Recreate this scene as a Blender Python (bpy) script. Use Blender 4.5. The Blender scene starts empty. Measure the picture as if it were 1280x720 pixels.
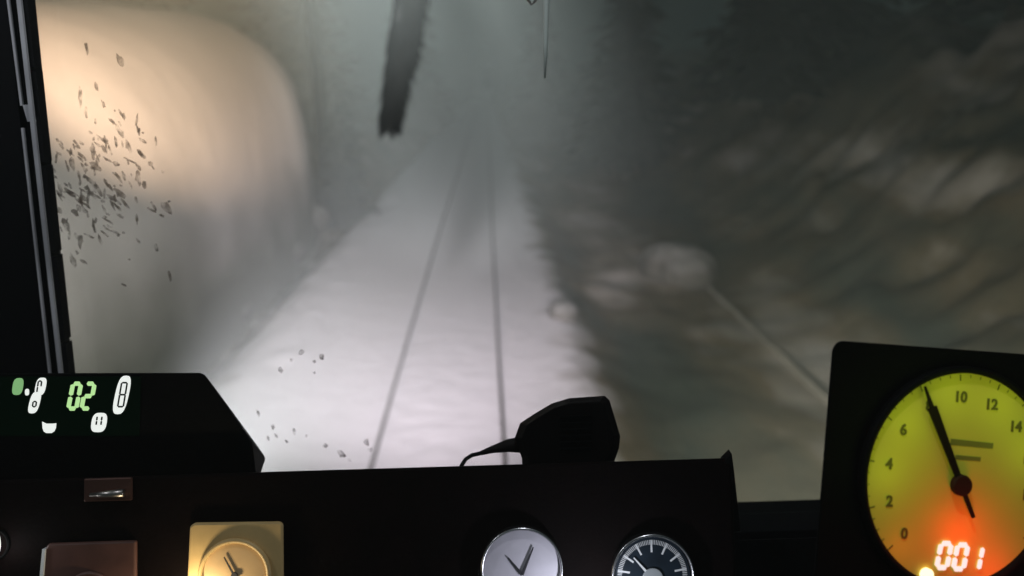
import bpy, bmesh, math, random
import numpy as np
from mathutils import Vector, Matrix, noise

sc = bpy.context.scene
C = sc.collection
R = math.radians
random.seed(7)

# ------------------------------------------------------------------ camera
CAM = Vector((0.0, 0.0, 3.97))
F_PX = 1000.0                       # focal length in pixels of a 1280 px wide frame
PITCH, YAW, ROLL = R(14.7), R(1.55), R(1.0)
fwd = Vector((math.sin(YAW)*math.cos(PITCH), math.cos(YAW)*math.cos(PITCH), -math.sin(PITCH)))
rt = fwd.cross(Vector((0, 0, 1))).normalized()
upv = rt.cross(fwd).normalized()
rt2 = rt*math.cos(ROLL) - upv*math.sin(ROLL)
up2 = rt*math.sin(ROLL) + upv*math.cos(ROLL)
rt, upv = rt2, up2
cd = bpy.data.cameras.new('camera')
cam = bpy.data.objects.new('camera', cd)
C.objects.link(cam)
M = Matrix((rt, upv, -fwd)).transposed().to_4x4()
M.translation = CAM
cam.matrix_world = M
cd.sensor_width = 36.0
cd.lens = 36.0*F_PX/1280.0
cd.clip_start = 0.02
cd.clip_end = 2000
cd.dof.use_dof = True
cd.dof.focus_distance = 0.86
cd.dof.aperture_fstop = 3.0
sc.camera = cam

# ------------------------------------------------------------------ night sky, exposure
w = bpy.data.worlds.new('World'); sc.world = w; w.use_nodes = True
nt = w.node_tree; nt.nodes.clear()
bg = nt.nodes.new('ShaderNodeBackground'); wo = nt.nodes.new('ShaderNodeOutputWorld')
bg.inputs[0].default_value = (0.55, 0.78, 0.80, 1)
bg.inputs[1].default_value = 0.05
nt.links.new(bg.outputs[0], wo.inputs[0])
sc.view_settings.view_transform = 'Standard'
sc.view_settings.look = 'None'
sc.view_settings.exposure = -0.08
sc.view_settings.gamma = 1
sc.cycles.use_denoising = True
sc.cycles.max_bounces = 6
sc.cycles.volume_bounces = 1
sc.cycles.transparent_max_bounces = 12
sc.cycles.caustics_reflective = False
sc.cycles.caustics_refractive = False
sc.cycles.sample_clamp_indirect = 3.0

# ------------------------------------------------------------------ lights
def spot(name, loc, target, power, col, size_deg, blend, rad):
    l = bpy.data.lights.new(name, 'SPOT'); o = bpy.data.objects.new(name, l); C.objects.link(o)
    o.location = loc
    d = Vector(target) - Vector(loc)
    o.rotation_euler = d.to_track_quat('-Z', 'Y').to_euler()
    l.energy = power; l.color = col; l.spot_size = R(size_deg); l.spot_blend = blend
    l.shadow_soft_size = rad
    return o
spot('headlight_beam', (-0.63, 1.35, 5.1), (-0.6, 40, 2.2), 25000, (1.0, 0.96, 0.98), 31, 1.0, 0.12)
spot('headlight_flood', (-0.9, 1.9, 2.9), (-0.35, 22.0, 0.0), 9900, (1.0, 0.84, 0.925), 47, 1.0, 0.12)
spot('warm_bank_fill', (-0.7, 1.3, 4.9), (-7.2, 20.5, 4.9), 18000, (1.0, 0.67, 0.45), 29, 0.75, 0.10)  # added warm spot at roof height, aimed to light the snow bank
spot('left_slope_fill', (-1.9, 1.9, 1.5), (-6.0, 10.5, 0.4), 1500, (1.0, 0.95, 0.86), 66, 1.0, 0.10)  # added fill that lifts the dark ground below the left bank
spot('right_slope_fill', (1.1, 1.9, 1.5), (4.6, 9.2, -0.4), 3300, (1.0, 0.92, 0.78), 68, 1.0, 0.10)  # added fill aimed to brighten the ground right of the track
cl = bpy.data.lights.new('cab_fill', 'POINT'); clo = bpy.data.objects.new('cab_fill', cl); C.objects.link(clo)  # unseen fill light added to brighten the pillar strips
clo.location = (-0.95, 0.5, 4.5); cl.energy = 7.0; cl.color = (0.92, 0.94, 1.0); cl.shadow_soft_size = 0.03
clo2 = clo.copy(); clo2.data = cl.copy(); C.objects.link(clo2); clo2.location = (0.15, 0.5, 4.68); clo2.data.energy = 9.0  # second added fill, placed to brighten the wiper arm

# ------------------------------------------------------------------ helpers
def P(px, py, d):
    """world point seen at photograph pixel px,py at depth d (metres)"""
    return CAM + (fwd + rt*((px-640)/F_PX) + upv*((360-py)/F_PX))*d
def PY(px, py, y):
    """same, where the line of sight crosses the plane Y = y"""
    v = fwd + rt*((px-640)/F_PX) + upv*((360-py)/F_PX)
    return CAM + v*((y-CAM.y)/v.y)
def PPL(px, py, o, n):
    v = fwd + rt*((px-640)/F_PX) + upv*((360-py)/F_PX)
    return CAM + v*((o-CAM).dot(n)/v.dot(n))

def obj(name, bm, mat, parent=None, smooth=False, bevel=0.0, seg=2):
    me = bpy.data.meshes.new(name)
    bmesh.ops.recalc_face_normals(bm, faces=bm.faces)
    bm.to_mesh(me); bm.free()
    if mat: me.materials.append(mat)
    if smooth:
        for p in me.polygons: p.use_smooth = True
    o = bpy.data.objects.new(name, me); C.objects.link(o)
    if parent:
        o.parent = parent
        o.matrix_parent_inverse = parent.matrix_basis.inverted()
    if bevel:
        b = o.modifiers.new('bevel', 'BEVEL'); b.width = bevel; b.segments = seg; b.limit_method = 'ANGLE'
    return o
def thing(name, label, cat, loc, group=None):
    o = bpy.data.objects.new(name, None); C.objects.link(o); o.location = loc
    o['label'] = label; o['category'] = cat
    if group: o['group'] = group
    o.empty_display_size = 0.05
    return o
def tag(o, label, cat, group=None, kind=None):
    o['label'] = label; o['category'] = cat
    if group: o['group'] = group
    if kind: o['kind'] = kind
    return o
def add_prism(bm, pts, off):
    """closed prism: polygon pts (world) extruded by vector off"""
    a = [bm.verts.new(p) for p in pts]; b = [bm.verts.new(p+off) for p in pts]
    n = len(pts)
    bm.faces.new(a); bm.faces.new(b[::-1])
    for i in range(n):
        bm.faces.new((a[i], b[i], b[(i+1) % n], a[(i+1) % n]))
    return a, b
def add_loft(bm, A, B):
    a = [bm.verts.new(p) for p in A]; b = [bm.verts.new(p) for p in B]; n = len(A)
    bm.faces.new(a); bm.faces.new(b[::-1])
    for i in range(n): bm.faces.new((a[i], b[i], b[(i+1) % n], a[(i+1) % n]))
def add_tube(bm, pts, rad, n=10, cap=True):
    rings = []
    for i, p in enumerate(pts):
        p = Vector(p)
        t = (Vector(pts[min(i+1, len(pts)-1)]) - Vector(pts[max(i-1, 0)])).normalized()
        s = t.cross(Vector((0.13, 0.31, 0.94))).normalized(); q = t.cross(s)
        r = rad[i] if isinstance(rad, (list, tuple)) else rad
        rings.append([bm.verts.new(p + (s*math.cos(2*math.pi*k/n) + q*math.sin(2*math.pi*k/n))*r) for k in range(n)])
    for a, b in zip(rings, rings[1:]):
        for k in range(n): bm.faces.new((a[k], a[(k+1) % n], b[(k+1) % n], b[k]))
    if cap: bm.faces.new(rings[0][::-1]); bm.faces.new(rings[-1])
class Frame:
    """a local drawing frame: origin, right, up, normal towards the driver"""
    def __init__(s, o, r, u):
        s.o = o; s.r = r.normalized(); s.u = (u - s.r*u.dot(s.r)).normalized(); s.n = s.r.cross(s.u).normalized()
    def __call__(s, x, y, z=0.0): return s.o + s.r*x + s.u*y + s.n*z
def add_disc(bm, fr, cx, cy, r, z0, z1, n=64, ry=None):
    ry = ry or r
    a = [fr(cx+r*math.cos(2*math.pi*k/n), cy+ry*math.sin(2*math.pi*k/n), z0) for k in range(n)]
    add_prism(bm, a, fr.n*(z1-z0))
def add_ring(bm, fr, cx, cy, r0, r1, z0, z1, n=64):
    """ring of rectangular section with a chamfered crown"""
    prof = [(r1, z0), (r1, z1-(z1-z0)*0.35), ((r0*0.35+r1*0.65), z1), (r0, z1-(z1-z0)*0.2), (r0, z0)]
    rings = []
    for k in range(n):
        c, s_ = math.cos(2*math.pi*k/n), math.sin(2*math.pi*k/n)
        rings.append([bm.verts.new(fr(cx+r*c, cy+r*s_, z)) for r, z in prof])
    m = len(prof)
    for k in range(n):
        a, b = rings[k], rings[(k+1) % n]
        for j in range(m): bm.faces.new((a[j], b[j], b[(j+1) % m], a[(j+1) % m]))
def add_quad(bm, fr, pts, z0, z1):
    add_prism(bm, [fr(x, y, z0) for x, y in pts], fr.n*(z1-z0))
def add_bar(bm, fr, x0, y0, x1, y1, w0, w1, z0, z1):
    d = Vector((x1-x0, y1-y0)).normalized(); nx, ny = -d.y, d.x
    add_quad(bm, fr, [(x0+nx*w0/2, y0+ny*w0/2), (x0-nx*w0/2, y0-ny*w0/2), (x1-nx*w1/2, y1-ny*w1/2), (x1+nx*w1/2, y1+ny*w1/2)], z0, z1)
def add_text(name, txt, fr, cx, cy, size, z, mat, parent, shear=0.0, extr=0.0003):
    cu = bpy.data.curves.new(name, 'FONT'); cu.body = txt; cu.size = size; cu.align_x = 'CENTER'; cu.align_y = 'CENTER'
    cu.extrude = extr; cu.offset = .0004; cu.shear = shear; cu.resolution_u = 3
    t = bpy.data.objects.new(name, cu); C.objects.link(t)
    dg = bpy.context.evaluated_depsgraph_get(); dg.update()
    me = bpy.data.meshes.new_from_object(t.evaluated_get(dg)); bpy.data.objects.remove(t)
    mm = Matrix((fr.r, fr.u, fr.n)).transposed().to_4x4(); mm.translation = fr(cx, cy, z)
    me.transform(mm); me.materials.clear(); me.materials.append(mat)
    o = bpy.data.objects.new(name, me); C.objects.link(o)
    o.parent = parent; o.matrix_parent_inverse = parent.matrix_basis.inverted()
    return o

# ------------------------------------------------------------------ materials
def mat(name, col, rough=0.6, metal=0.0, emis=None, estr=0.0, var=0.0, vscale=20, bump=0.0, bscale=60, spec=0.5, coat=0.0):
    m = bpy.data.materials.new(name); m.use_nodes = True
    n = m.node_tree; b = n.nodes['Principled BSDF']
    b.inputs['Base Color'].default_value = (*col, 1); b.inputs['Roughness'].default_value = rough
    b.inputs['Metallic'].default_value = metal; b.inputs['Specular IOR Level'].default_value = spec
    b.inputs['Coat Weight'].default_value = coat
    if emis: b.inputs['Emission Color'].default_value = (*emis, 1); b.inputs['Emission Strength'].default_value = estr
    tc = n.nodes.new('ShaderNodeTexCoord')
    if var:
        t = n.nodes.new('ShaderNodeTexNoise'); t.inputs['Scale'].default_value = vscale; t.inputs['Detail'].default_value = 6
        n.links.new(tc.outputs['Object'], t.inputs['Vector'])
        r = n.nodes.new('ShaderNodeMapRange'); r.inputs[1].default_value = .3; r.inputs[2].default_value = .7
        r.inputs[3].default_value = 1-var; r.inputs[4].default_value = 1+var
        n.links.new(t.outputs[0], r.inputs[0])
        mx = n.nodes.new('ShaderNodeVectorMath'); mx.operation = 'SCALE'; mx.inputs[0].default_value = col
        n.links.new(r.outputs[0], mx.inputs['Scale']); n.links.new(mx.outputs[0], b.inputs['Base Color'])
    if bump:
        t = n.nodes.new('ShaderNodeTexNoise'); t.inputs['Scale'].default_value = bscale; t.inputs['Detail'].default_value = 5
        n.links.new(tc.outputs['Object'], t.inputs['Vector'])
        bp = n.nodes.new('ShaderNodeBump'); bp.inputs['Strength'].default_value = bump; bp.inputs['Distance'].default_value = 0.02
        n.links.new(t.outputs[0], bp.inputs['Height']); n.links.new(bp.outputs[0], b.inputs['Normal'])
    return m
def emit(name, col, s):
    return mat(name, tuple(c*0.3 for c in col), 0.5, emis=col, estr=s)

M_pillar = mat('pillar_black_paint', (0.0018, 0.0018, 0.003), 0.7, spec=0.15)
M_rubber = mat('window_rubber', (0.006, 0.006, 0.007), 0.75, spec=0.15)
M_seal = mat('worn_grey_seal', (0.55, 0.55, 0.58), 0.5, var=0.25, vscale=14)
M_console = mat('console_brown_vinyl', (0.0030, 0.0010, 0.0009), 0.75, var=0.3, vscale=30, bump=0.08, bscale=300, spec=0.06)
M_black = mat('black_plastic', (0.0018, 0.0018, 0.002), 0.75, bump=0.1, bscale=400, spec=0.1)
M_mic = mat('microphone_plastic', (0.006, 0.004, 0.004), 0.6, spec=0.15)
M_steel = mat('brushed_steel', (0.45, 0.42, 0.40), 0.35, metal=1.0)

# mixed snow and ground, one procedural material for the terrain
def ground_mat():
    m = bpy.data.materials.new('snow_and_scrub'); m.use_nodes = True
    n = m.node_tree; L = n.links; b = n.nodes['Principled BSDF']; b.inputs['Roughness'].default_value = 0.75
    b.inputs['Specular IOR Level'].default_value = 0.25
    g = n.nodes.new('ShaderNodeNewGeometry'); sx = n.nodes.new('ShaderNodeSeparateXYZ'); L.new(g.outputs['Position'], sx.inputs[0])
    def mth(op, a, b_=None, c=None):
        k = n.nodes.new('ShaderNodeMath'); k.operation = op
        for i, v in enumerate((a, b_, c)):
            if v is None: continue
            if isinstance(v, (int, float)): k.inputs[i].default_value = v
            else: L.new(v, k.inputs[i])
        return k.outputs[0]
    def nz(scale, det=5, sc3=None):
        t = n.nodes.new('ShaderNodeTexNoise'); t.inputs['Scale'].default_value = scale; t.inputs['Detail'].default_value = det
        if sc3:
            mp = n.nodes.new('ShaderNodeMapping'); mp.inputs['Scale'].default_value = sc3
            L.new(g.outputs['Position'], mp.inputs[0]); L.new(mp.outputs[0], t.inputs['Vector'])
        else: L.new(g.outputs['Position'], t.inputs['Vector'])
        return t.outputs[0]
    n1 = nz(0.9, 6); n2 = nz(0.42, 5, (1, 0.3, 1)); n3 = nz(7, 4)
    # snow on the right side thins out past the shoulder, the left bank keeps patches
    dr = mth('SUBTRACT', 1.30, sx.outputs['X'])            # >0 on the track side
    dr = mth('ADD', dr, mth('MULTIPLY', mth('SUBTRACT', n1, 0.5), 1.6))
    dr = n.nodes.new('ShaderNodeMapRange'); 
    L.new(mth('ADD', mth('SUBTRACT', 1.30, sx.outputs['X']), mth('MULTIPLY', mth('SUBTRACT', n1, 0.5), 2.0)), dr.inputs[0])
    dr.inputs[1].default_value = -0.35; dr.inputs[2].default_value = 0.35
    dl = n.nodes.new('ShaderNodeMapRange')
    L.new(mth('ADD', mth('ADD', sx.outputs['X'], 4.0), mth('MULTIPLY', mth('SUBTRACT', n1, 0.5), 2.2)), dl.inputs[0])
    dl.inputs[1].default_value = -0.5; dl.inputs[2].default_value = 0.3
    core = mth('MULTIPLY', dr.outputs[0], dl.outputs[0])
    patch = n.nodes.new('ShaderNodeMapRange'); L.new(mth('ADD', mth('MULTIPLY', n2, 0.75), mth('MULTIPLY', n1, 0.25)), patch.inputs[0])
    patch.inputs[1].default_value = 0.50; patch.inputs[2].default_value = 0.66
    snow = mth('MAXIMUM', core, mth('MULTIPLY', patch.outputs[0], 0.6))
    c1 = n.nodes.new('ShaderNodeMix'); c1.data_type = 'RGBA'
    c1.inputs[6].default_value = (0.062, 0.080, 0.068, 1); c1.inputs[7].default_value = (0.27, 0.19, 0.11, 1)
    rr = n.nodes.new('ShaderNodeMapRange'); L.new(n2, rr.inputs[0]); rr.inputs[1].default_value = .35; rr.inputs[2].default_value = .65
    L.new(rr.outputs[0], c1.inputs[0])
    c2 = n.nodes.new('ShaderNodeMix'); c2.data_type = 'RGBA'
    c2.inputs[7].default_value = (0.80, 0.79, 0.82, 1)
    L.new(c1.outputs[2], c2.inputs[6]); L.new(snow, c2.inputs[0]); L.new(c2.outputs[2], b.inputs['Base Color'])
    bp = n.nodes.new('ShaderNodeBump'); bp.inputs['Strength'].default_value = 0.5; bp.inputs['Distance'].default_value = 0.06
    L.new(mth('ADD', nz(3, 6), mth('MULTIPLY', n3, 0.3)), bp.inputs['Height']); L.new(bp.outputs[0], b.inputs['Normal'])
    return m
def snowcap_mat(name, base, snow, lo, hi, nscale=2.0):
    """rock, wood or needles that carry snow wherever the surface faces up"""
    m = bpy.data.materials.new(name); m.use_nodes = True
    n = m.node_tree; L = n.links; b = n.nodes['Principled BSDF']; b.inputs['Roughness'].default_value = 0.8
    b.inputs['Specular IOR Level'].default_value = 0.2
    g = n.nodes.new('ShaderNodeNewGeometry'); s = n.nodes.new('ShaderNodeSeparateXYZ'); L.new(g.outputs['Normal'], s.inputs[0])
    t = n.nodes.new('ShaderNodeTexNoise'); t.inputs['Scale'].default_value = nscale; t.inputs['Detail'].default_value = 6
    L.new(g.outputs['Position'], t.inputs['Vector'])
    a = n.nodes.new('ShaderNodeMath'); a.operation = 'MULTIPLY_ADD'; L.new(t.outputs[0], a.inputs[0]); a.inputs[1].default_value = 0.9
    L.new(s.outputs['Z'], a.inputs[2])
    r = n.nodes.new('ShaderNodeMapRange'); L.new(a.outputs[0], r.inputs[0]); r.inputs[1].default_value = lo; r.inputs[2].default_value = hi
    c0 = n.nodes.new('ShaderNodeMix'); c0.data_type = 'RGBA'; L.new(t.outputs[0], c0.inputs[0])
    c0.inputs[6].default_value = (*[x*0.6 for x in base], 1); c0.inputs[7].default_value = (*[x*1.5 for x in base], 1)
    c = n.nodes.new('ShaderNodeMix'); c.data_type = 'RGBA'; L.new(r.outputs[0], c.inputs[0])
    L.new(c0.outputs[2], c.inputs[6]); c.inputs[7].default_value = (*snow, 1)
    L.new(c.outputs[2], b.inputs['Base Color'])
    bp = n.nodes.new('ShaderNodeBump'); bp.inputs['Strength'].default_value = 0.5; bp.inputs['Distance'].default_value = 0.08
    L.new(t.outputs[0], bp.inputs['Height']); L.new(bp.outputs[0], b.inputs['Normal'])
    return m
M_ground = ground_mat()
M_bank = snowcap_mat('drifted_snow', (0.30, 0.27, 0.23), (0.82, 0.78, 0.76), -0.2, 0.35, 1.1)
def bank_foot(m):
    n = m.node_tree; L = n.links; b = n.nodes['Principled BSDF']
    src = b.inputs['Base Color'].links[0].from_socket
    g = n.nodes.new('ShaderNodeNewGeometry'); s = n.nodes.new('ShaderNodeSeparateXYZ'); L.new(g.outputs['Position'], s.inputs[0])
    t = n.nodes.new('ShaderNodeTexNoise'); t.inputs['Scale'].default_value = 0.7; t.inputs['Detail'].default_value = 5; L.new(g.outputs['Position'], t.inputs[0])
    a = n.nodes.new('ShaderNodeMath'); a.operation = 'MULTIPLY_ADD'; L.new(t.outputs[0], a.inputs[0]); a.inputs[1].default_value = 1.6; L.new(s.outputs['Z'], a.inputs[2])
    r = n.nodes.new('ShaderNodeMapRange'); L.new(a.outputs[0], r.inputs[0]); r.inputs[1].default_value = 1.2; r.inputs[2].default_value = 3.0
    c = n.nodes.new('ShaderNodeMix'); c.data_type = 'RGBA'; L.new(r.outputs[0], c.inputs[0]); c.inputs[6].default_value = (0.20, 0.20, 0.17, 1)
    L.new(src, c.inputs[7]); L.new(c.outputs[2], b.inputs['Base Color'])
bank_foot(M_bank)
M_rock = snowcap_mat('snowy_rock', (0.13, 0.125, 0.115), (0.34, 0.34, 0.33), 0.75, 1.6, 2.6)
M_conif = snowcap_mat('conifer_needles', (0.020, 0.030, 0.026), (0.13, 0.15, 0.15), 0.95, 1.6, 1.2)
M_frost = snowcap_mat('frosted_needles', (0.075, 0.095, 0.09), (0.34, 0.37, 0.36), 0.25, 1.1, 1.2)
M_bark = mat('dark_bark', (0.045, 0.038, 0.030), 0.9, var=0.4, vscale=6, bump=0.6, bscale=12)
M_rail = mat('rusty_rail_steel', (0.060, 0.045, 0.042), 0.6, metal=0.3, var=0.3, vscale=9)
M_conc = mat('weathered_concrete', (0.36, 0.34, 0.31), 0.85, var=0.25, vscale=3, bump=0.3, bscale=20)

# ------------------------------------------------------------------ terrain
def sm(a, b, x):
    t = np.clip((x-a)/(b-a), 0, 1); return t*t*(3-2*t)
def fbm(x, y, f, o=4, seed=0.0):
    v = 0; a = 1.0; s = 0
    for _ in range(o):
        v += a*noise.noise((x*f+seed, y*f-seed*0.7, seed)); s += a; a *= 0.5; f *= 2.03
    return v/s
def height(x, y):
    h = -0.065
    xr = abs(x+0.63)
    if xr < 1.5:
        return h + 0.012*noise.noise((x*2.5, y*0.35, 3)) + 0.008*noise.noise((x*9, y*0.5, 9))
    # left shoulder: windrow, ditch, rising ground
    if x < -2.1:
        e = -2.1-x
        n = fbm(x, y, 0.35, 4, 5.1); n2 = fbm(x, y, 1.4, 3, 2.2)
        h += 0.06*math.exp(-((e-1.3)/0.6)**2)*(1+0.8*n2)
        h -= 0.55*float(sm(1.6, 2.6, e))
        h += 1.75*float(sm(2.2, 4.3, e))*(1+0.3*n)
        h += 0.10*max(0, e-4.5) + 0.35*n*float(sm(3, 6, e)) + 0.10*n2*float(sm(0.3, 1.5, e))
    else:
        e = x-0.9
        n = fbm(x, y, 0.30, 5, 8.3); n2 = fbm(x, y, 1.2, 4, 1.7)
        h -= 0.40*float(sm(0.2, 1.4, e))
        h += 0.05*math.exp(-((e-0.5)/0.35)**2)*max(0, n2+0.25)*1.5
        h += 0.15*n2*float(sm(0.3, 1.2, e))
        h += float(sm(3.9, 12, e))*(4.6+2.2*n) + 0.8*n2*float(sm(4.3, 7, e))
        h += 0.16*max(0, e-10)
    return h
def axis(stops):
    out = []
    for a, b, s in stops: out += list(np.arange(a, b, s))
    return out
xs = axis([(-90, -30, 6), (-30, -12, 1.2), (-12, -5, 0.35), (-5, 5, 0.12), (5, 14, 0.35), (14, 34, 1.2), (34, 96, 6)])
ys = axis([(-12, 4, 2), (4, 22, 0.22), (22, 50, 0.6), (50, 110, 2), (110, 420, 12)])
bm = bmesh.new()
grid = [[bm.verts.new((x, y, height(x, y))) for x in xs] for y in ys]
for j in range(len(ys)-1):
    for i in range(len(xs)-1):
        bm.faces.new((grid[j][i], grid[j][i+1], grid[j+1][i+1], grid[j+1][i]))
g = obj('ground', bm, M_ground, smooth=True); g['kind'] = 'structure'

# rails: flat-bottomed section, heads just proud of the packed snow
def rail(x, label):
    prof = [(-.020, 0), (.020, 0), (.020, -.035), (.010, -.05), (.010, -.13), (.07, -.16), (-.07, -.16), (-.010, -.13), (-.010, -.05), (-.020, -.035)]
    bm = bmesh.new(); prev = None
    for k in range(0, 61):
        y = -8 + k*4
        wob = 0.012*math.sin(y*0.23)+0.006*math.sin(y*0.9)
        ring = [bm.verts.new((x+a+wob, y, b-0.026)) for a, b in prof]
        if prev:
            for i in range(len(prof)): bm.faces.new((prev[i], prev[(i+1) % 10], ring[(i+1) % 10], ring[i]))
        else: bm.faces.new(ring)
        prev = ring
    bm.faces.new(prev[::-1])
    return tag(obj('rail', bm, M_rail), label, 'rail', 'rails of the snowy track')
rail(-1.35, 'left steel rail running slanted through the packed snow')
rail(0.085, 'right steel rail running almost straight ahead under the microphone')

# ------------------------------------------------------------------ snow bank, boulders, kerb
def blob(name, c, rad, label, cat, m, amp=0.12, f=0.6, p=2.0, sub=5, group=None, seed=0.0):
    bm = bmesh.new(); bmesh.ops.create_icosphere(bm, subdivisions=sub, radius=1)
    for v in bm.verts:
        d = v.co.normalized()
        k = (abs(d.x)**p + abs(d.y)**p + abs(d.z)**p)**(-1/p)
        q = Vector((d.x*k*rad[0], d.y*k*rad[1], d.z*k*rad[2]))
        q *= 1 + amp*fbm(q.x+c[0]+q.z*.3, q.y+c[1], f, 4, seed+c[0])
        v.co = Vector(c)+q
    return tag(obj(name, bm, m, smooth=True), label, cat, group)
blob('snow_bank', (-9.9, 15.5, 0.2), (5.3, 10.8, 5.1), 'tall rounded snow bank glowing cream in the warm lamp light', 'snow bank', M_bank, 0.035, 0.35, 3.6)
for v in bpy.data.objects['snow_bank'].data.vertices:
    v.co.z += 0.062*(v.co.y-12)*max(0, min(1, v.co.z/3))
for (x, y, r, lab) in [(-5.2, 22.5, .55, 'snow-capped boulder at the foot of the cream snow bank, farthest of three'),
                       (-5.0, 19.0, .45, 'snow-capped boulder beside the ditch, middle of the left three'),
                       (-4.9, 14.6, .34, 'small snow-capped boulder nearest the dark display unit')]:
    blob('boulder', (x, y, height(x, y)+r*0.25), (r*1.2, r*1.5, r*.75), lab, 'boulder', M_rock, 0.35, 1.3, 2.2, 4, 'boulders left of the track', x)
for (x, y, r, lab) in [(4.3, 17.6, .75, 'pale snow-covered boulder at the far end of the low kerb'),
                       (1.25, 13.4, .22, 'little snow lump beside the right rail')]:
    blob('boulder', (x, y, height(x, y)+r*0.2), (r*1.15, r*1.35, r*.8), lab, 'boulder', M_rock, 0.4, 1.1, 2.2, 4, 'boulders right of the track', y)
bm = bmesh.new()
for k in range(10):
    y0 = 8.4+k*0.8; y1 = y0+0.78; x = 4.62 + 0.01*math.sin(k*2.1); z = -0.37+0.008*math.sin(k*3.3)
    add_prism(bm, [Vector((x, y0, -0.8)), Vector((x+.05, y0, -0.8)), Vector((x+.05, y0, z)), Vector((x, y0, z))], Vector((0, y1-y0, 0)))
tag(obj('kerb', bm, M_conc, bevel=0.015), 'low concrete kerb running along the foot of the right slope', 'kerb')

# ------------------------------------------------------------------ trees
def crown_bm(h, r, seed, dens=1.0, base=0.12):
    rnd = random.Random(seed); bm = bmesh.new()
    nw = int(h*3.2*dens)
    for i in range(nw):
        t = (i+rnd.random()*0.6)/nw
        z = h*(base+(1-base)*t); rr = r*(1-t)**0.8*(0.75+0.5*rnd.random())+0.12
        nb = max(5, int((4+9*(1-t))*dens))
        a0 = rnd.random()*6.3
        for k in range(nb):
            a = a0 + 6.283*k/nb + rnd.uniform(-.25, .25); L_ = rr*rnd.uniform(.6, 1.12)
            nseg = max(3, int(L_/0.28))
            for s in range(nseg):
                u = (s+0.6)/nseg; d = L_*u; zz = z - 0.35*d + 0.10*d*d/max(L_, .5) + rnd.uniform(-.06, .06)
                for _ in range(2):
                    ca = a+rnd.uniform(-.22, .22)*(0.4+u)
                    c = Vector((math.cos(ca)*d, math.sin(ca)*d, zz+rnd.uniform(-.1, .06)))
                    w_ = rnd.uniform(.10, .22)*(1.25-u*.5)*(1+h*0.03); l_ = rnd.uniform(.18, .36)*(1+h*0.03)
                    dr_ = Vector((math.cos(ca), math.sin(ca), -0.35+rnd.uniform(-.3, .2))).normalized()
                    sd = Vector((-math.sin(ca), math.cos(ca), rnd.uniform(-.5, .5))).normalized()
                    v = [bm.verts.new(c-dr_*l_), bm.verts.new(c+sd*w_), bm.verts.new(c+dr_*l_), bm.verts.new(c-sd*w_)]
                    bm.faces.new(v)
    return bm
def make_tree(name, h, r, seed, m, base=.12):
    t = bpy.data.objects.new(name, None); C.objects.link(t); t.empty_display_size = .3
    bm = bmesh.new(); add_tube(bm, [(0, 0, -.6), (0.03, 0, h*.3), (-.02, .03, h*.65), (0, 0, h*.97)], [h*.022+.06, h*.018+.04, h*.010+.02, .02], 9)
    obj('trunk', bm, M_bark, t, smooth=True)
    me_o = obj('crown', crown_bm(h, r, seed, 1.0, base), m, t)
    return t
def place(t, x, y, s, rz, label, lean=0.0, first=False, group=None, cat='conifer', zoff=0):
    if not first:
        c = t.copy(); C.objects.link(c)
        for ch in t.children:
            d = ch.copy(); C.objects.link(d); d.parent = c
        t = c
    t.location = (x, y, height(x, y)-0.1+zoff); t.scale = (s, s, s); t.rotation_euler = (0, lean, rz)
    t['label'] = label; t['category'] = cat
    if group: t['group'] = group
    return t
td = make_tree('dark_conifer', 11, 2.6, 3, M_conif)
tf = make_tree('frosted_conifer', 10, 2.4, 11, M_frost, .05)
def bent_tree():
    path = [Vector(p) for p in [(-5.9, 29, -.5), (-5.7, 28, 4), (-5.0, 24, 7.4), (-3.0, 18, 8.0), (-0.9, 8.6, 6.6), (-0.46, 6.3, 5.05), (-0.58, 6.05, 4.4), (-0.71, 5.9, 3.80)]]
    t = thing('bent_conifer', 'dark snow-bent conifer whose drooping top hangs over the track at upper centre', 'conifer', (-8.6, 29, 0), 'trees beside the track')
    bm = bmesh.new(); add_tube(bm, path, [.20, .17, .15, .12, .09, .055, .06, .01], 9); obj('trunk', bm, mat('near_black_bark', (.004, .004, .004), .9, spec=.05), t, smooth=True)  # trunk in one near-black tone
    rnd = random.Random(4); bm = bmesh.new()
    for i in range(7500):
        u = 2.6+4.4*rnd.random()**.75; k = min(int(u), len(path)-2); c = path[k].lerp(path[k+1], u-k)
        w_ = .105*(1-.55*max(0, u-6))*rnd.random()**.5
        a = rnd.random()*6.283
        c = c+Vector((math.cos(a)*w_, math.sin(a)*w_, rnd.uniform(-.5, .1)*w_-.1))
        d = Vector((math.cos(a)*.4, math.sin(a)*.4, -1+rnd.uniform(-.3, .3))).normalized()
        q = Vector((-math.sin(a), math.cos(a), rnd.uniform(-.3, .3))).normalized()
        l_ = rnd.uniform(.06, .16); b_ = rnd.uniform(.02, .035)
        bm.faces.new([bm.verts.new(c-d*l_), bm.verts.new(c+q*b_), bm.verts.new(c+d*l_), bm.verts.new(c-q*b_)])
    obj('crown', bm, mat('bare_dark_needles', (.001, .001, .001), .95, spec=.02), t)
bent_tree()
GR = 'trees beside the track'
place(tf, -9.0, 44, 1.15, 0, 'pale frosted conifer standing just right behind the snow bank', 0, True, GR)
k_dark = [(-4.5, 24.5, .42, 1.3, 'short dark conifer added as shade in the gap right of the cream snow bank'),  # this tree is added to stand in for the shade in the gap
          (5.8, 34, 1.0, 2.2, 'dark conifer nearest the right side of the vanishing track'),
          (9.4, 27, .95, 4.0, 'dark conifer on the right slope above the pale boulder'),
          (13.5, 21, 1.0, 0.3, 'nearest dark conifer on the right slope, upper right'),
          (17.5, 23.5, 1.25, 2.8, 'dark conifer at the far right edge of the slope'),
          (12.4, 31, 1.2, 5.2, 'tall dark conifer highest up the right slope'),
          (-15, 36, 1.3, 1.9, 'dark conifer rising behind the cream snow bank')]
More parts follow.
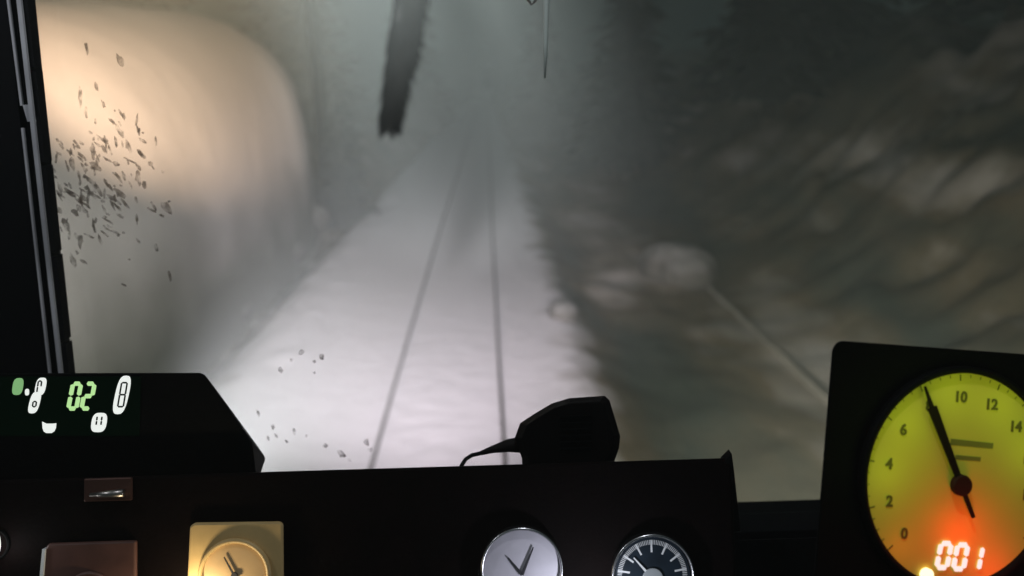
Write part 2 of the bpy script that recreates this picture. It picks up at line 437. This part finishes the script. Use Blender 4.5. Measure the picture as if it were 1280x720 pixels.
for i, (x, y, s, rz, lab) in enumerate(k_dark):
    if i == 0: place(td, x, y, s, rz, lab, 0, True, GR)
    else: place(td, x, y, s, rz, lab, random.uniform(-.03, .03), False, GR)
k_fr = [(-12.5, 50, 1.3, 1.0, 'frosted conifer farther back, left of the leaning tree'),
        (-5.5, 62, 1.3, 2.0, 'frosted conifer far down the left side of the track'),
        (3.9, 58, 1.1, 3.1, 'frosted conifer far down the right side of the track'),
        (8.5, 47, 1.1, 4.4, 'frosted conifer among the dark trees right of the track')]
for (x, y, s, rz, lab) in k_fr: place(tf, x, y, s, rz, lab, 0, False, GR)

# ------------------------------------------------------------------ haze: snow mist in the air
bm = bmesh.new(); bmesh.ops.create_cube(bm, size=1)
for v in bm.verts: v.co = Vector((v.co.x*150, 90+v.co.y*190, 14+v.co.z*36))
hz = bpy.data.materials.new('snow_mist'); hz.use_nodes = True; hn = hz.node_tree; hn.nodes.clear()
pv = hn.nodes.new('ShaderNodeVolumePrincipled'); ho = hn.nodes.new('ShaderNodeOutputMaterial')
pv.inputs['Color'].default_value = (0.86, 0.98, 0.95, 1); pv.inputs['Density'].default_value = 0.014
pv.inputs['Anisotropy'].default_value = 0.2
hn.links.new(pv.outputs[0], ho.inputs['Volume'])
hzo = obj('haze', bm, hz); hzo['kind'] = 'stuff'; hzo['label'] = 'grey snow mist hanging over the track'

# ------------------------------------------------------------------ cab: windscreen frame
YW = 1.0
cab = thing('locomotive_cab', 'black locomotive cab front wall and windscreen frame seen from inside', 'cab', (0, YW, 2.6))
def strip(bm, a, b, w0, w1, y, dep):
    """bar seen from pixel a to pixel b, w px wide, in plane Y=y"""
    p = [PY(a[0]-w0/2, a[1], y), PY(a[0]+w0/2, a[1], y), PY(b[0]+w1/2, b[1], y), PY(b[0]-w1/2, b[1], y)]
    add_prism(bm, p, Vector((0, dep, 0)))
def edge(py, x0, x1, y0=0, y1=465):
    return x0+(x1-x0)*(py-y0)/(y1-y0)
bm = bmesh.new()
T, B_ = -60, 620
A = [PY(-420, T, YW-.02), PY(edge(T, 8, 60), T, YW-.02), PY(edge(B_, 8, 60), B_, YW-.02), PY(-420, B_, YW-.02)]
add_prism(bm, A, Vector((0, .06, 0)))
obj('pillar', bm, M_pillar, cab)
bm = bmesh.new()
strip(bm, (edge(T, 16, 66), T), (edge(B_, 16, 66), B_), 22, 18, YW-.005, .03)
obj('seal_backing', bm, M_rubber, cab)
bm = bmesh.new()
strip(bm, (edge(T, 8.5, 61), T), (edge(150, 8.5, 61)+1, 132), 2.6, 2.6, YW-.024, .004)
strip(bm, (edge(150, 8.5, 61)+2, 160), (edge(B_, 8.5, 61), B_), 2.6, 2.2, YW-.024, .004)
obj('trim_bead', bm, M_seal, cab)
bm = bmesh.new()
strip(bm, (edge(T, 23, 75), T), (edge(B_, 23, 75), B_), 5.5, 4.5, YW-.030, .004)
strip(bm, (edge(137, 17, 70), 131), (edge(150, 22, 74), 152), 9, 9, YW-.026, .004)
obj('sealing_strip', bm, M_seal, cab)
bm = bmesh.new()
cuts = [T, 86, 205, 318, 428, B_]
for a, b in zip(cuts, cuts[1:]):
    strip(bm, (edge(a+2.5, 31, 82.5), a+2.5), (edge(b-2.5, 31, 82.5), b-2.5), 7, 6, YW-.012, .016)
obj('rubber_gasket', bm, M_rubber, cab)
# wall below, header above, right pillar (outside the picture)
bm = bmesh.new()
def bx(bm, x0, x1, y0, y1, z0, z1):
    add_prism(bm, [Vector((x0, y0, z0)), Vector((x1, y0, z0)), Vector((x1, y0, z1)), Vector((x0, y0, z1))], Vector((0, y1-y0, 0)))
bx(bm, -1.4, 1.5, YW-.03, YW+.05, 2.3, 3.36)
bx(bm, -1.4, 1.5, YW-.03, YW+.05, 4.42, 4.75)
bx(bm, 1.05, 1.5, YW-.028, YW+.048, 3.362, 4.418)
obj('front_wall', bm, M_pillar, cab)
# glass
gm = bpy.data.materials.new('windscreen_glass'); gm.use_nodes = True; gn = gm.node_tree; gn.nodes.clear()
go = gn.nodes.new('ShaderNodeOutputMaterial'); gt = gn.nodes.new('ShaderNodeBsdfTransparent'); gg = gn.nodes.new('ShaderNodeBsdfGlossy')
gx = gn.nodes.new('ShaderNodeMixShader'); gt.inputs[0].default_value = (0.96, 0.98, 0.97, 1); gg.inputs['Roughness'].default_value = 0.08
gx.inputs[0].default_value = 0.035
gn.links.new(gt.outputs[0], gx.inputs[1]); gn.links.new(gg.outputs[0], gx.inputs[2]); gn.links.new(gx.outputs[0], go.inputs[0])
bm = bmesh.new(); bx(bm, -0.72, 1.045, YW+.012, YW+.016, 3.362, 4.418)
pane = obj('glass_pane', bm, gm, cab)
# dried dirt on the glass
dm = bpy.data.materials.new('dried_mud'); dm.use_nodes = True; dn = dm.node_tree; db = dn.nodes['Principled BSDF']
db.inputs['Base Color'].default_value = (0.17, 0.105, 0.06, 1); db.inputs['Roughness'].default_value = .9; tn = dn.nodes.new('ShaderNodeTexNoise'); tn.inputs['Scale'].default_value = 95; tn.inputs['Detail'].default_value = 3
tcn = dn.nodes.new('ShaderNodeTexCoord'); dn.links.new(tcn.outputs['Object'], tn.inputs[0])
rn = dn.nodes.new('ShaderNodeMapRange'); rn.inputs[1].default_value = .38; rn.inputs[2].default_value = .62; rn.inputs[3].default_value = .08; rn.inputs[4].default_value = .52
dn.links.new(tn.outputs[0], rn.inputs[0]); dn.links.new(rn.outputs[0], db.inputs['Alpha'])
bm = bmesh.new()
rd = random.Random(5)
def fleck(px, py, L_, w_, ang):
    n = 9; pts = []
    for k in range(n):
        a = 2*math.pi*k/n; rr = rd.uniform(.6, 1.25)
        u = math.cos(a)*L_/2*rr; v = math.sin(a)*w_/2*rr
        pts.append(PY(px+u*math.cos(ang)-v*math.sin(ang), py+u*math.sin(ang)+v*math.cos(ang), YW+.0105))
    add_prism(bm, pts, Vector((0, .0012, 0)))
fl = [(150, 75, 17, 7), (120, 108, 14, 5), (108, 60, 22, 4), (100, 120, 26, 4), (107, 140, 20, 4), (150, 165, 20, 6), (160, 182, 18, 7), (176, 192, 16, 5),
      (172, 222, 20, 7), (180, 232, 12, 7), (116, 190, 22, 6), (120, 208, 18, 7), (115, 228, 20, 5), (124, 240, 18, 5), (150, 242, 20, 6), (208, 260, 20, 9),
      (145, 205, 9, 6), (90, 205, 16, 6), (86, 240, 16, 5), (75, 235, 16, 5), (93, 265, 14, 8), (104, 262, 16, 6), (72, 262, 16, 8), (82, 280, 18, 8), (100, 300, 20, 7),
      (90, 325, 18, 7), (125, 300, 14, 4), (150, 270, 10, 4), (195, 310, 12, 5), (212, 345, 18, 4), (170, 250, 8, 4), (132, 176, 10, 5), (188, 205, 9, 5), (66, 212, 10, 5),
      (351, 463, 8, 6), (364, 450, 4, 4), (376, 441, 9, 8), (393, 452, 5, 4), (402, 446, 8, 7), (393, 466, 4, 4), (323, 517, 9, 4), (341, 534, 7, 5), (345, 545, 8, 3),
      (368, 539, 10, 5), (383, 545, 4, 4), (407, 557, 8, 6), (427, 568, 12, 7), (437, 575, 6, 4), (458, 553, 9, 8), (463, 562, 6, 5), (335, 548, 6, 3), (358, 552, 6, 3)]
for x, y, l, w_ in fl: fleck(x, y, l, w_, R(62)+rd.uniform(-.5, .5))
for _ in range(170):
    x = rd.gauss(120, 34); y = rd.gauss(235, 45)
    if x < edge(y, 40, 92) or x > 225: continue
    fleck(x, y, rd.uniform(3, 18), rd.uniform(2, 4), R(62)+rd.uniform(-.7, .7))
mf = obj('mud_flecks', bm, dm, pane); mf['kind'] = 'stuff'; mf['label'] = 'dark brown flecks of dirt spattered over the glass'
# wiper
wp = thing('windscreen_wiper', 'thin pale wiper arm hanging at top centre of the windscreen', 'wiper', PY(681, -50, YW+.05))
bm = bmesh.new()
add_tube(bm, [PY(686, -60, YW+.05), PY(683, 0, YW+.05), PY(682, 55, YW+.05), PY(681, 98, YW+.05)], [.0045, .0040, .0032, .0014], 8)
obj('arm', bm, mat('wiper_grey', (.75, .78, .76), .5, metal=.0, emis=None), wp, smooth=True)
bm = bmesh.new()
add_tube(bm, [PY(662, -30, YW+.05), PY(660, 0, YW+.05), PY(664, 5, YW+.05), PY(668, 2, YW+.05), PY(678, -14, YW+.05)], .002, 8)
obj('hook', bm, M_steel, wp, smooth=True)

# ------------------------------------------------------------------ console
YC = 0.775
zt = PY(600, 581, YC).z
e_l = -1.3; e_r = PY(915, 577, YC).x
low_r = PY(925, 662, YC+.02)
con = thing('control_console', 'long dark brown driver console below the windscreen', 'console', ((e_l+e_r)/2, YC+.05, 2.5))
FT = Vector((0, -0.065, -0.20)).normalized()      # down the sloped instrument face
bm = bmesh.new()
def sec(x, top): 
    return [Vector((x, YC, top)), Vector((x, YC-.065, top-.20)), Vector((x, YC-.065, 2.5)), Vector((x, YW-.05, 2.5)), Vector((x, YW-.05, top-.13))]
add_loft(bm, sec(e_l, zt), sec(e_r, zt))
obj('instrument_panel', bm, M_console, con, bevel=.004)
bm = bmesh.new()
zl = low_r.z
ex2 = 0.75
add_loft(bm, [Vector((e_r+.0005, YC+.0, zl)), Vector((e_r+.0005, YC-.03, 2.5)), Vector((e_r+.0005, YW-.05, 2.5)), Vector((e_r+.0005, YW-.05, zl-.12))],
         [Vector((ex2, YC+.0, zl)), Vector((ex2, YC-.03, 2.5)), Vector((ex2, YW-.05, 2.5)), Vector((ex2, YW-.05, zl-.12))])
obj('side_panel', bm, M_black, con, bevel=.004)
# end plate with a raised corner tip
bm = bmesh.new()
pp = [PY(915, 567, YC-.002), PY(905, 577, YC-.002), PY(900, 590, YC-.002), PY(905, 668, YC-.002), PY(926, 664, YC-.002), PY(918, 590, YC-.002)]
add_prism(bm, pp, Vector((0, .012, 0)))
obj('end_plate', bm, M_black, con, bevel=.001)

# panel frame for the instruments
pn = Vector((0, -FT.z, FT.y)) * -1
po = Vector((0, YC, zt))
PN = Vector((1, 0, 0)).cross(-FT).normalized()    # towards the driver
def on_panel(px, py): return PPL(px, py, po, PN)
def pframe(px, py): return Frame(on_panel(px, py), Vector((1, 0, 0)), -FT)
S = 0.80/1000*1.0                                  # metres per pixel on the panel

def lamp(name, loc, power, col, rad=.006):
    l = bpy.data.lights.new(name, 'POINT'); o = bpy.data.objects.new(name, l); C.objects.link(o)
    o.location = loc; l.energy = power; l.color = col; l.shadow_soft_size = rad
    return o

M_cream = mat('aged_cream_plastic', (0.62, 0.44, 0.19), 0.45, var=0.10, vscale=40)
M_cream2 = mat('cream_lens', (0.60, 0.42, 0.22), 0.3, var=0.15, vscale=25)
M_dial = mat('grey_dial_face', (0.56, 0.54, 0.60), 0.5, var=0.12, vscale=30)
M_ddial = mat('dark_blue_dial_face', (0.012, 0.020, 0.030), 0.35, var=0.3, vscale=60)
M_chrome = mat('worn_chrome', (0.6, 0.6, 0.62), 0.25, metal=1.0)
M_tick = mat('pale_tick_paint', (0.75, 0.78, 0.78), 0.5)
M_brown = mat('brown_switch_plate', (0.10, 0.045, 0.035), 0.5, var=0.2, vscale=40)
M_needle = mat('needle_black', (0.02, 0.02, 0.025), 0.5)

# square cream gauge
fr = pframe(296, 700)
cg = thing('square_gauge', 'square cream gauge lit warm yellow in the console', 'gauge', fr(0, 0), 'gauges in the console')
bm = bmesh.new(); h_ = .052
add_prism(bm, [fr(x*S, y*S, .001) for x, y in [(-64, -75), (62, -75), (62, 46), (58, 49), (-52, 51), (-58, 47)]], fr.n*.006)
obj('plate', bm, M_cream, cg, bevel=.002)
bm = bmesh.new(); add_ring(bm, fr, 1*S, -16*S, 41*S, 47*S, .007, .013); obj('bezel', bm, M_cream, cg, smooth=True)
bm = bmesh.new(); add_disc(bm, fr, 1*S, -16*S, 41*S, .007, .009); obj('dial', bm, M_cream2, cg)
bm = bmesh.new(); add_bar(bm, fr, 1*S, -16*S, -12*S, 8*S, 3*S, 1.2*S, .0105, .0115); add_disc(bm, fr, 1*S, -16*S, 4*S, .0092, .012, 20)
obj('needle', bm, M_needle, cg)
lamp('gauge_lamp_warm', fr(-50*S, -50*S, .035), 0.30, (1.0, .80, .50))
# brown switch
fr = pframe(115, 715)
bs = thing('rocker_switch', 'dim brown square switch with a highlight painted along its left edge', 'switch', fr(0, 0))
bm = bmesh.new(); add_prism(bm, [fr(x*S, y*S, .001) for x, y in [(-60, -50), (60, -50), (60, 40), (-52, 40), (-56, 34)]], fr.n*.006)
obj('plate', bm, M_brown, bs, bevel=.002)
bm = bmesh.new(); add_ring(bm, fr, 2*S, -28*S, 26*S, 32*S, .007, .012); obj('bezel', bm, M_brown, bs, smooth=True)
bm = bmesh.new(); add_disc(bm, fr, 2*S, -28*S, 25*S, .007, .011); obj('button', bm, M_cream2, bs, bevel=.002)
bm = bmesh.new(); add_bar(bm, fr, -63*S, -50*S, -56*S, 34*S, 5*S, 4*S, .001, .009); obj('edge_highlight', bm, M_tick, bs)  # pale bar: a curved highlight painted as a solid edge
# latch
fr = pframe(138, 612)
lt = thing('drawer_latch', 'small brushed metal latch catching light under the display unit', 'latch', fr(0, 0))
bm = bmesh.new(); add_prism(bm, [fr(x*S, y*S, .0005) for x, y in [(-32, -14), (30, -14), (30, 16), (-32, 16)]], fr.n*.004)
obj('plate', bm, mat('bronze_plate', (.10, .05, .04), .4, metal=.6), lt, bevel=.0015)
bm = bmesh.new(); add_tube(bm, [fr(-20*S, -4*S, .010), fr(0, -3*S, .012), fr(24*S, -2*S, .012)], [2.5*S, 4*S, 5.5*S], 12); obj('handle', bm, M_steel, lt, smooth=True)

# round grey gauge
fr = pframe(652, 708)
gg_ = thing('round_gauge', 'round pale grey gauge with two dark hands in the console', 'gauge', fr(0, 0), 'gauges in the console')
bm = bmesh.new(); add_disc(bm, fr, 0, 0, 50*S, .001, .006, ry=50*S); obj('dial', bm, M_dial, gg_)
bm = bmesh.new(); add_ring(bm, fr, 0, 0, 50*S, 54*S, .001, .013); obj('bezel', bm, M_chrome, gg_, smooth=True)
for a in ((24, 64), (-38, 48)):
    bm = bmesh.new(); an = R(a[0]); add_bar(bm, fr, 0, -8*S, math.sin(an)*a[1]*.6*S, -8*S+math.cos(an)*a[1]*.6*S, 4*S, 1.6*S, .0075, .0085)
    obj('hand', bm, M_needle, gg_)
# round dark gauge
fr = pframe(814, 717)
dg_ = thing('round_gauge', 'round dark gauge with white tick marks in the console', 'gauge', fr(0, 0), 'gauges in the console')
bm = bmesh.new(); add_disc(bm, fr, 0, 0, 50*S, .001, .006); dial = obj('dial', bm, M_ddial, dg_)
bm = bmesh.new(); add_ring(bm, fr, 0, 0, 51*S, 55*S, .001, .013); obj('bezel', bm, M_chrome, dg_, smooth=True)
bm = bmesh.new()
for k in range(-45, 46):
    a = R(k*3); big = (k % 9 == 0)
    r0 = (30 if big else 40)*S; r1 = 46*S
    add_bar(bm, fr, math.sin(a)*r0, math.cos(a)*r0, math.sin(a)*r1, math.cos(a)*r1, (2.4 if big else .9)*S, (2.4 if big else .9)*S, .0062, .0066)
obj('tick_marks', bm, M_tick, dg_)
bm = bmesh.new(); add_disc(bm, fr, 0, -4*S, 14*S, .0068, .0085, 32); obj('hub', bm, mat('grey_hub', (.3, .33, .34), .4), dg_, bevel=.001)
bm = bmesh.new(); add_bar(bm, fr, 0, -4*S, -24*S, 24*S, 4*S, 1.5*S, .0072, .0082); obj('hand', bm, M_tick, dg_)
f2 = pframe(735, 760)
lamp('gauge_fill_cool', f2(0, 0, .075), 0.42, (.86, .88, 1.0))  # added light out of view that brightens both round gauges

# ------------------------------------------------------------------ microphone on the console
YM = 0.85
def zfloor(y): return zt-.13*(y-YC)/(YW-.05-YC)
mic = thing('microphone', 'black handheld radio microphone lying on the console with its cord', 'microphone', Vector((PY(712, 580, YM).x, YM, zfloor(YM))))
bm = bmesh.new()
body = [(655, 612), (652, 572), (643, 548), (650, 529), (668, 517), (690, 504), (712, 497.5), (756, 494.5), (762, 500), (768, 520), (775.5, 545), (774, 560), (767, 580), (766, 612)]
a_ = [PY(x, y, YM-.012) for x, y in body]
cx_, cy_ = 712, 545
ins = [PY(cx_+(x-cx_)*.86, cy_+(y-cy_)*.86, YM-.024) for x, y in body]
bk = [PY(cx_+(x-cx_)*.95, cy_+(y-cy_)*.93, YM+.014) for x, y in body]
R_ = [[bm.verts.new(p) for p in s] for s in (ins, a_, bk)]
n_ = len(body)
bm.faces.new(R_[0]); bm.faces.new(R_[2][::-1])
for s, t in ((0, 1), (1, 2)):
    for i in range(n_): bm.faces.new((R_[s][i], R_[t][i], R_[t][(i+1) % n_], R_[s][(i+1) % n_]))
obj('body', bm, M_mic, mic, bevel=.001)
bm = bmesh.new()
for k in range(6):
    y = 520+k*8; q = [PY(700, y, YM-.0245), PY(740, y-1, YM-.0245), PY(740, y+2, YM-.0245), PY(700, y+3, YM-.0245)]
    add_prism(bm, q, Vector((0, -.001, 0)))
obj('speaker_grille', bm, M_black, mic)
bm = bmesh.new(); add_tube(bm, [PY(652, 556, YM), PY(635, 557, YM), PY(615, 562, YM), PY(601, 566.5, YM)], [.0095, .0075, .0042, .0026], 12)
obj('cable_boot', bm, M_mic, mic, smooth=True)
bm = bmesh.new(); add_tube(bm, [PY(603, 566, YM), PY(590, 569, YM), PY(582, 574, YM-.005), PY(577, 582, YM-.02), PY(572, 600, YM-.03)], .0024, 10)
obj('cord', bm, M_rubber, mic, smooth=True)

# ------------------------------------------------------------------ display unit
YD = 0.80
du = thing('display_unit', 'black display unit with green and white digits at lower left', 'display', Vector((PY(130, 585, YD).x, YD+.05, zfloor(YD))))
bm = bmesh.new()
poly = [(-160, 466), (30, 466), (250, 465.5), (256, 468), (305, 538), (315, 553), (322, 606), (-160, 606)]
fa = [PY(x, y, YD) for x, y in poly]; ba = []
for (x, y), p in zip(poly, fa):
    q = Vector((p.x*1.06-(.01 if x > 0 else 0), YD+.12, p.z-(.075 if y < 600 else .03))); ba.append(q)
add_loft(bm, fa, ba)
obj('housing', bm, M_black, du, bevel=.002)
FD = Frame(PY(100, 500, YD-.001), Vector((1, 0, 0)), Vector((0, 0, 1)))
vS = (PY(101, 500, YD)-PY(100, 500, YD)).x           # metres per px on its face
vV = PY(100, 500, YD).z-PY(100, 501, YD).z
class PF:                                            # frame in pixel units on the display face
    n = Vector((0, -1, 0))
    def __call__(s, x, y, z=0): return PY(x, y, YD-.0012)+Vector((0, -z, 0))
pf = PF()
M_green = emit('display_green', (0.52, 0.86, 0.36), 0.9)
M_dgreen = emit('display_dim_green', (0.20, 0.42, 0.17), 1.0)
M_white = emit('display_white', (0.86, 0.90, 0.86), 1.0)
M_screen = mat('dark_green_screen', (0.0006, 0.0012, 0.0008), 0.7, spec=.05, emis=(0.0, 0.0018, 0.0006), estr=1.0)
bm = bmesh.new(); add_prism(bm, [pf(-40, 471, -.0009), pf(176, 471, -.0009), pf(174, 545, -.0009), pf(-40, 545, -.0009)], Vector((0, -.0006, 0)))
obj('screen', bm, M_screen, du)
SEG = {'a': ((0, 1), (1, 1)), 'b': ((1, 1), (1, .5)), 'c': ((1, .5), (1, 0)), 'd': ((1, 0), (0, 0)), 'e': ((0, 0), (0, .5)), 'f': ((0, .5), (0, 1)), 'g': ((0, .5), (1, .5))}
def seven(bm, fn, ox, oy, w_, h_, segs, th, slant, zz, ext):
    """fn(x,y) maps drawing units; oy is the baseline, y upwards"""
    for s in segs:
        (x0, y0), (x1, y1) = SEG[s]
        a = Vector((ox+x0*w_+y0*slant, oy+y0*h_)); b = Vector((ox+x1*w_+y1*slant, oy+y1*h_))
        d = (b-a).normalized(); nn = Vector((-d.y, d.x))*th/2; i = d*th*.12
        pts = [a+i, a+i+d*th*.3+nn, b-i-d*th*.3+nn, b-i, b-i-d*th*.3-nn, a+i+d*th*.3-nn]
        add_prism(bm, [fn(p.x, p.y, zz) for p in pts], ext)
def fpx(x, y, z=0): return pf(x, -y, z)
EX = Vector((0, -.0006, 0))
bm = bmesh.new(); seven(bm, fpx, 85.5, -510.5, 10, 31, 'abcdef', 5.2, 6, .0, EX); seven(bm, fpx, 102, -510.5, 10.5, 31, 'abged', 5.2, 6, .0, EX)
obj('digits', bm, M_green, du)
def capsule(bm, cx, cy, w_, h_, slant, z, ext, n=24, flip=1):
    pts = []
    for k in range(n):
        a = 2*math.pi*k/n; c, s_ = math.cos(a), math.sin(a)
        x = math.copysign(abs(c)**.6, c)*w_/2; y = math.copysign(abs(s_)**.75, s_)*h_/2
        pts.append(pf(cx+x-y*slant, cy+y, z))
    add_prism(bm, pts, ext)
for args in ((51, 483, 13, 22, .2, 0, EX), (43.5, 503, 13, 27, .25, 0.00002, EX), (152.5, 493.5, 17, 48, .22, 0, EX), (124, 528, 19, 24, .15, 0, EX), (34, 490, 5, 8, 0, 0, EX)):
    bm = bmesh.new(); capsule(bm, *args); obj('symbol', bm, M_white, du)
bm = bmesh.new()
add_prism(bm, [pf(53, 527), pf(58, 529.5), pf(66, 529.5), pf(70.5, 529), pf(70, 535), pf(68, 539), pf(65, 541), pf(58, 541), pf(55, 539), pf(53.5, 535)], EX)
obj('symbol', bm, M_white, du)
bm = bmesh.new()
E2 = Vector((0, -.0004, 0))
seven(bm, fpx, 46.5, -490, 4.2, 14, 'abfe', 1.8, 2, .0006, E2); seven(bm, fpx, 41, -508, 4.2, 13, 'cdeg', 1.8, 2, .0006, E2)
obj('segment_gap', bm, M_screen, du); bm = bmesh.new()
seven(bm, fpx, 147.5, -508, 7, 30, 'abcdefg', 2.0, 5, .0006, E2)
obj('segment_gap', bm, M_screen, du); bm = bmesh.new()
seven(bm, fpx, 120.5, -531, 6, 11, 'bcef', 2.0, 1.5, .0006, E2)
obj('segment_gap', bm, M_screen, du)
bm = bmesh.new(); capsule(bm, 22.5, 483, 13, 21, .15, 0, EX); obj('indicator', bm, M_dgreen, du)

# small white label at the very left edge
fr = pframe(-6, 680)
wl = thing('indicator_lamp', 'small bright white lamp cut by the left picture edge', 'lamp', fr(0, 0))
bm = bmesh.new(); add_disc(bm, fr, 0, 0, 8*S, .001, .007, 24, ry=18*S); obj('lens', bm, M_white, wl)
bm = bmesh.new(); add_ring(bm, fr, -1*S, 0, 18*S, 21*S, .0005, .004); obj('bezel', bm, M_black, wl)
lamp('indicator_glow', fr(20*S, -6*S, .02), 0.03, (1, 1, 1))

# ------------------------------------------------------------------ speedometer
YR = R(-11); RLL = R(4.5)
o_ = P(1196, 597, .72)
r_ = rt*math.cos(YR) - fwd*math.sin(YR)
u_ = upv*math.cos(RLL) + r_*math.sin(RLL); r_ = r_*math.cos(RLL) - upv*math.sin(RLL)
SF = Frame(o_, r_, u_)
sp = thing('speedometer', 'large black-cased speedometer with glowing yellow-green dial at right', 'speedometer', SF(0, -.25, -.06))
def sfp(px, py): 
    p = PPL(px, py, o_, SF.n) - o_
    return p.dot(SF.r), p.dot(SF.u)
tl = sfp(1040, 423); bl = sfp(1030, 760)
x0, y1 = tl; x1 = .17; y0 = -.20
cr = .011; pts = []
xb = bl[0]
for k in range(7):
    a = math.pi/2 + math.pi/2*k/6
    pts.append((x0+cr+cr*math.cos(a), y1-cr+cr*math.sin(a)))
pts += [(x0-.003, y0), (x1, y0)]
for k in range(7):
    a = math.pi/2*k/6
    pts.append((x1-cr+cr*math.cos(a), y1-cr+cr*math.sin(a)))
bm = bmesh.new()
add_loft(bm, [SF(x, y, 0) for x, y in pts], [SF(x*.75+.06, y*.80-.05, -.10) for x, y in pts])
obj('housing', bm, M_black, sp, bevel=.003)
RD = .0945
M_face = bpy.data.materials.new('backlit_yellow_green_dial'); M_face.use_nodes = True
n = M_face.node_tree; b = n.nodes['Principled BSDF']; b.inputs['Base Color'].default_value = (.76, .63, .10, 1); b.inputs['Roughness'].default_value = .6
b.inputs['Specular IOR Level'].default_value = .1
t = n.nodes.new('ShaderNodeTexNoise'); t.inputs['Scale'].default_value = 13; t.inputs['Detail'].default_value = 2
tc = n.nodes.new('ShaderNodeTexCoord'); n.links.new(tc.outputs['Object'], t.inputs[0])
cm = n.nodes.new('ShaderNodeMix'); cm.data_type = 'RGBA'; cm.inputs[6].default_value = (.17, .24, .015, 1); cm.inputs[7].default_value = (.30, .29, .016, 1)
mr = n.nodes.new('ShaderNodeMapRange'); mr.inputs[1].default_value = .35; mr.inputs[2].default_value = .65
n.links.new(t.outputs[0], mr.inputs[0]); n.links.new(mr.outputs[0], cm.inputs[0])
n.links.new(cm.outputs[2], b.inputs['Emission Color']); b.inputs['Emission Strength'].default_value = 0.14
bm = bmesh.new(); add_disc(bm, SF, 0, 0, RD, .0015, .0035, 96); obj('dial', bm, M_face, sp)
bm = bmesh.new(); add_ring(bm, SF, 0, 0, RD+.0002, RD+.006, .0005, .009, 96); obj('bezel', bm, M_black, sp, smooth=True)
M_ink = mat('dial_ink', (.17, .15, .03), .7, spec=.1)
bm = bmesh.new()
def ang(v): return R(-134 + v*130/100.0)             # 100 at the top
for v in range(0, 201, 5):
    a = ang(v); big = v % 20 == 0
    ra = RD*(.925 if big else .955); rb = RD*.985
    if abs(math.degrees(a)) > 142: continue
    add_bar(bm, SF, math.sin(a)*ra, math.cos(a)*ra, math.sin(a)*rb, math.cos(a)*rb, .0010 if big else .0005, .0010 if big else .0005, .0036, .0039)
obj('scale_marks', bm, M_ink, sp)
for v in range(0, 181, 20):
    a = ang(v); r0 = RD*.77
    add_text('numeral', str(v//10), SF, math.sin(a)*r0, math.cos(a)*r0, .0135, .0040, M_ink, sp)
bm = bmesh.new()
add_bar(bm, SF, -.012, .0325, .032, .0305, .0055, .0050, .0036, .0038); add_bar(bm, SF, -.006, .019, .020, .018, .0040, .0036, .0036, .0038)
obj('caption', bm, mat('faded_caption', (.26, .26, .04), .7), sp)
pa = sfp(1194, 604); tp = sfp(1149, 482); md = sfp(1158, 508)
bm = bmesh.new()
pv_ = Vector(pa); tv = Vector(tp); mv = Vector(md)
add_bar(bm, SF, pa[0], pa[1], md[0], md[1], .0050, .0086, .0065, .0085)
add_bar(bm, SF, md[0], md[1], tp[0], tp[1], .0040, .0016, .0065, .0080)
bk_ = pv_ + (pv_-mv)*.42
add_bar(bm, SF, pa[0], pa[1], bk_.x, bk_.y, .0040, .0030, .0065, .0085)
obj('needle', bm, mat('needle_paint', (.012, .006, .004), .6, spec=.1), sp)
bm = bmesh.new(); add_disc(bm, SF, pa[0], pa[1], .0095, .004, .0105, 40); obj('hub', bm, mat('dark_red_hub', (.035, .012, .008), .6, spec=.1), sp, bevel=.0015)  # hub disc in dark red
# red counter digits
M_red = emit('counter_digits', (1.0, .78, .74), 1.1)
def fs(x, y, z): 
    return SF(x, y, z)
exs = SF.n*.0008
dx, dy = sfp(1166, 707); hh = sfp(1166, 677)[1]-dy; ww = sfp(1183, 707)[0]-dx
bm = bmesh.new()
seven(bm, fs, dx, dy, ww*.75, hh, 'abcdef', .0045, .003, .0045, exs)
seven(bm, fs, dx+ww*1.22, dy-.001, ww*.75, hh, 'abcdef', .0045, .003, .0045, exs)
seven(bm, fs, dx+ww*2.35, dy-.0015, ww*.75, hh*.95, 'bc', .0040, .003, .0045, exs)
obj('counter_digits', bm, M_red, sp)
kx, ky = sfp(1153, 716)
bm = bmesh.new(); add_disc(bm, SF, kx, ky, .006, .004, .007, 24); obj('warning_lamp', bm, emit('lamp_cream', (1.0, .85, .5), 1.8), sp)
rx_, ry_ = sfp(1194, 662)
lamp('counter_glow', SF(rx_, ry_-.002, .032), 0.046, (1.0, .012, .012), .012)
rx_, ry_ = sfp(1235, 712)
lamp('counter_glow_right', SF(rx_, ry_-.002, .030), 0.032, (1.0, .03, .06), .012)
rx_, ry_ = sfp(1120, 680)
lamp('counter_glow_left', SF(rx_, ry_-.002, .024), 0.006, (1.0, .12, .02), .012)
for a in (-88, -52, -12, 30, 70):  # added point lights in front of the face, standing in for its backlight
    lamp('dial_fill', SF(math.sin(R(a))*RD*.80, math.cos(R(a))*RD*.84, .036), 0.0135, (.62, .95, .09), .012)
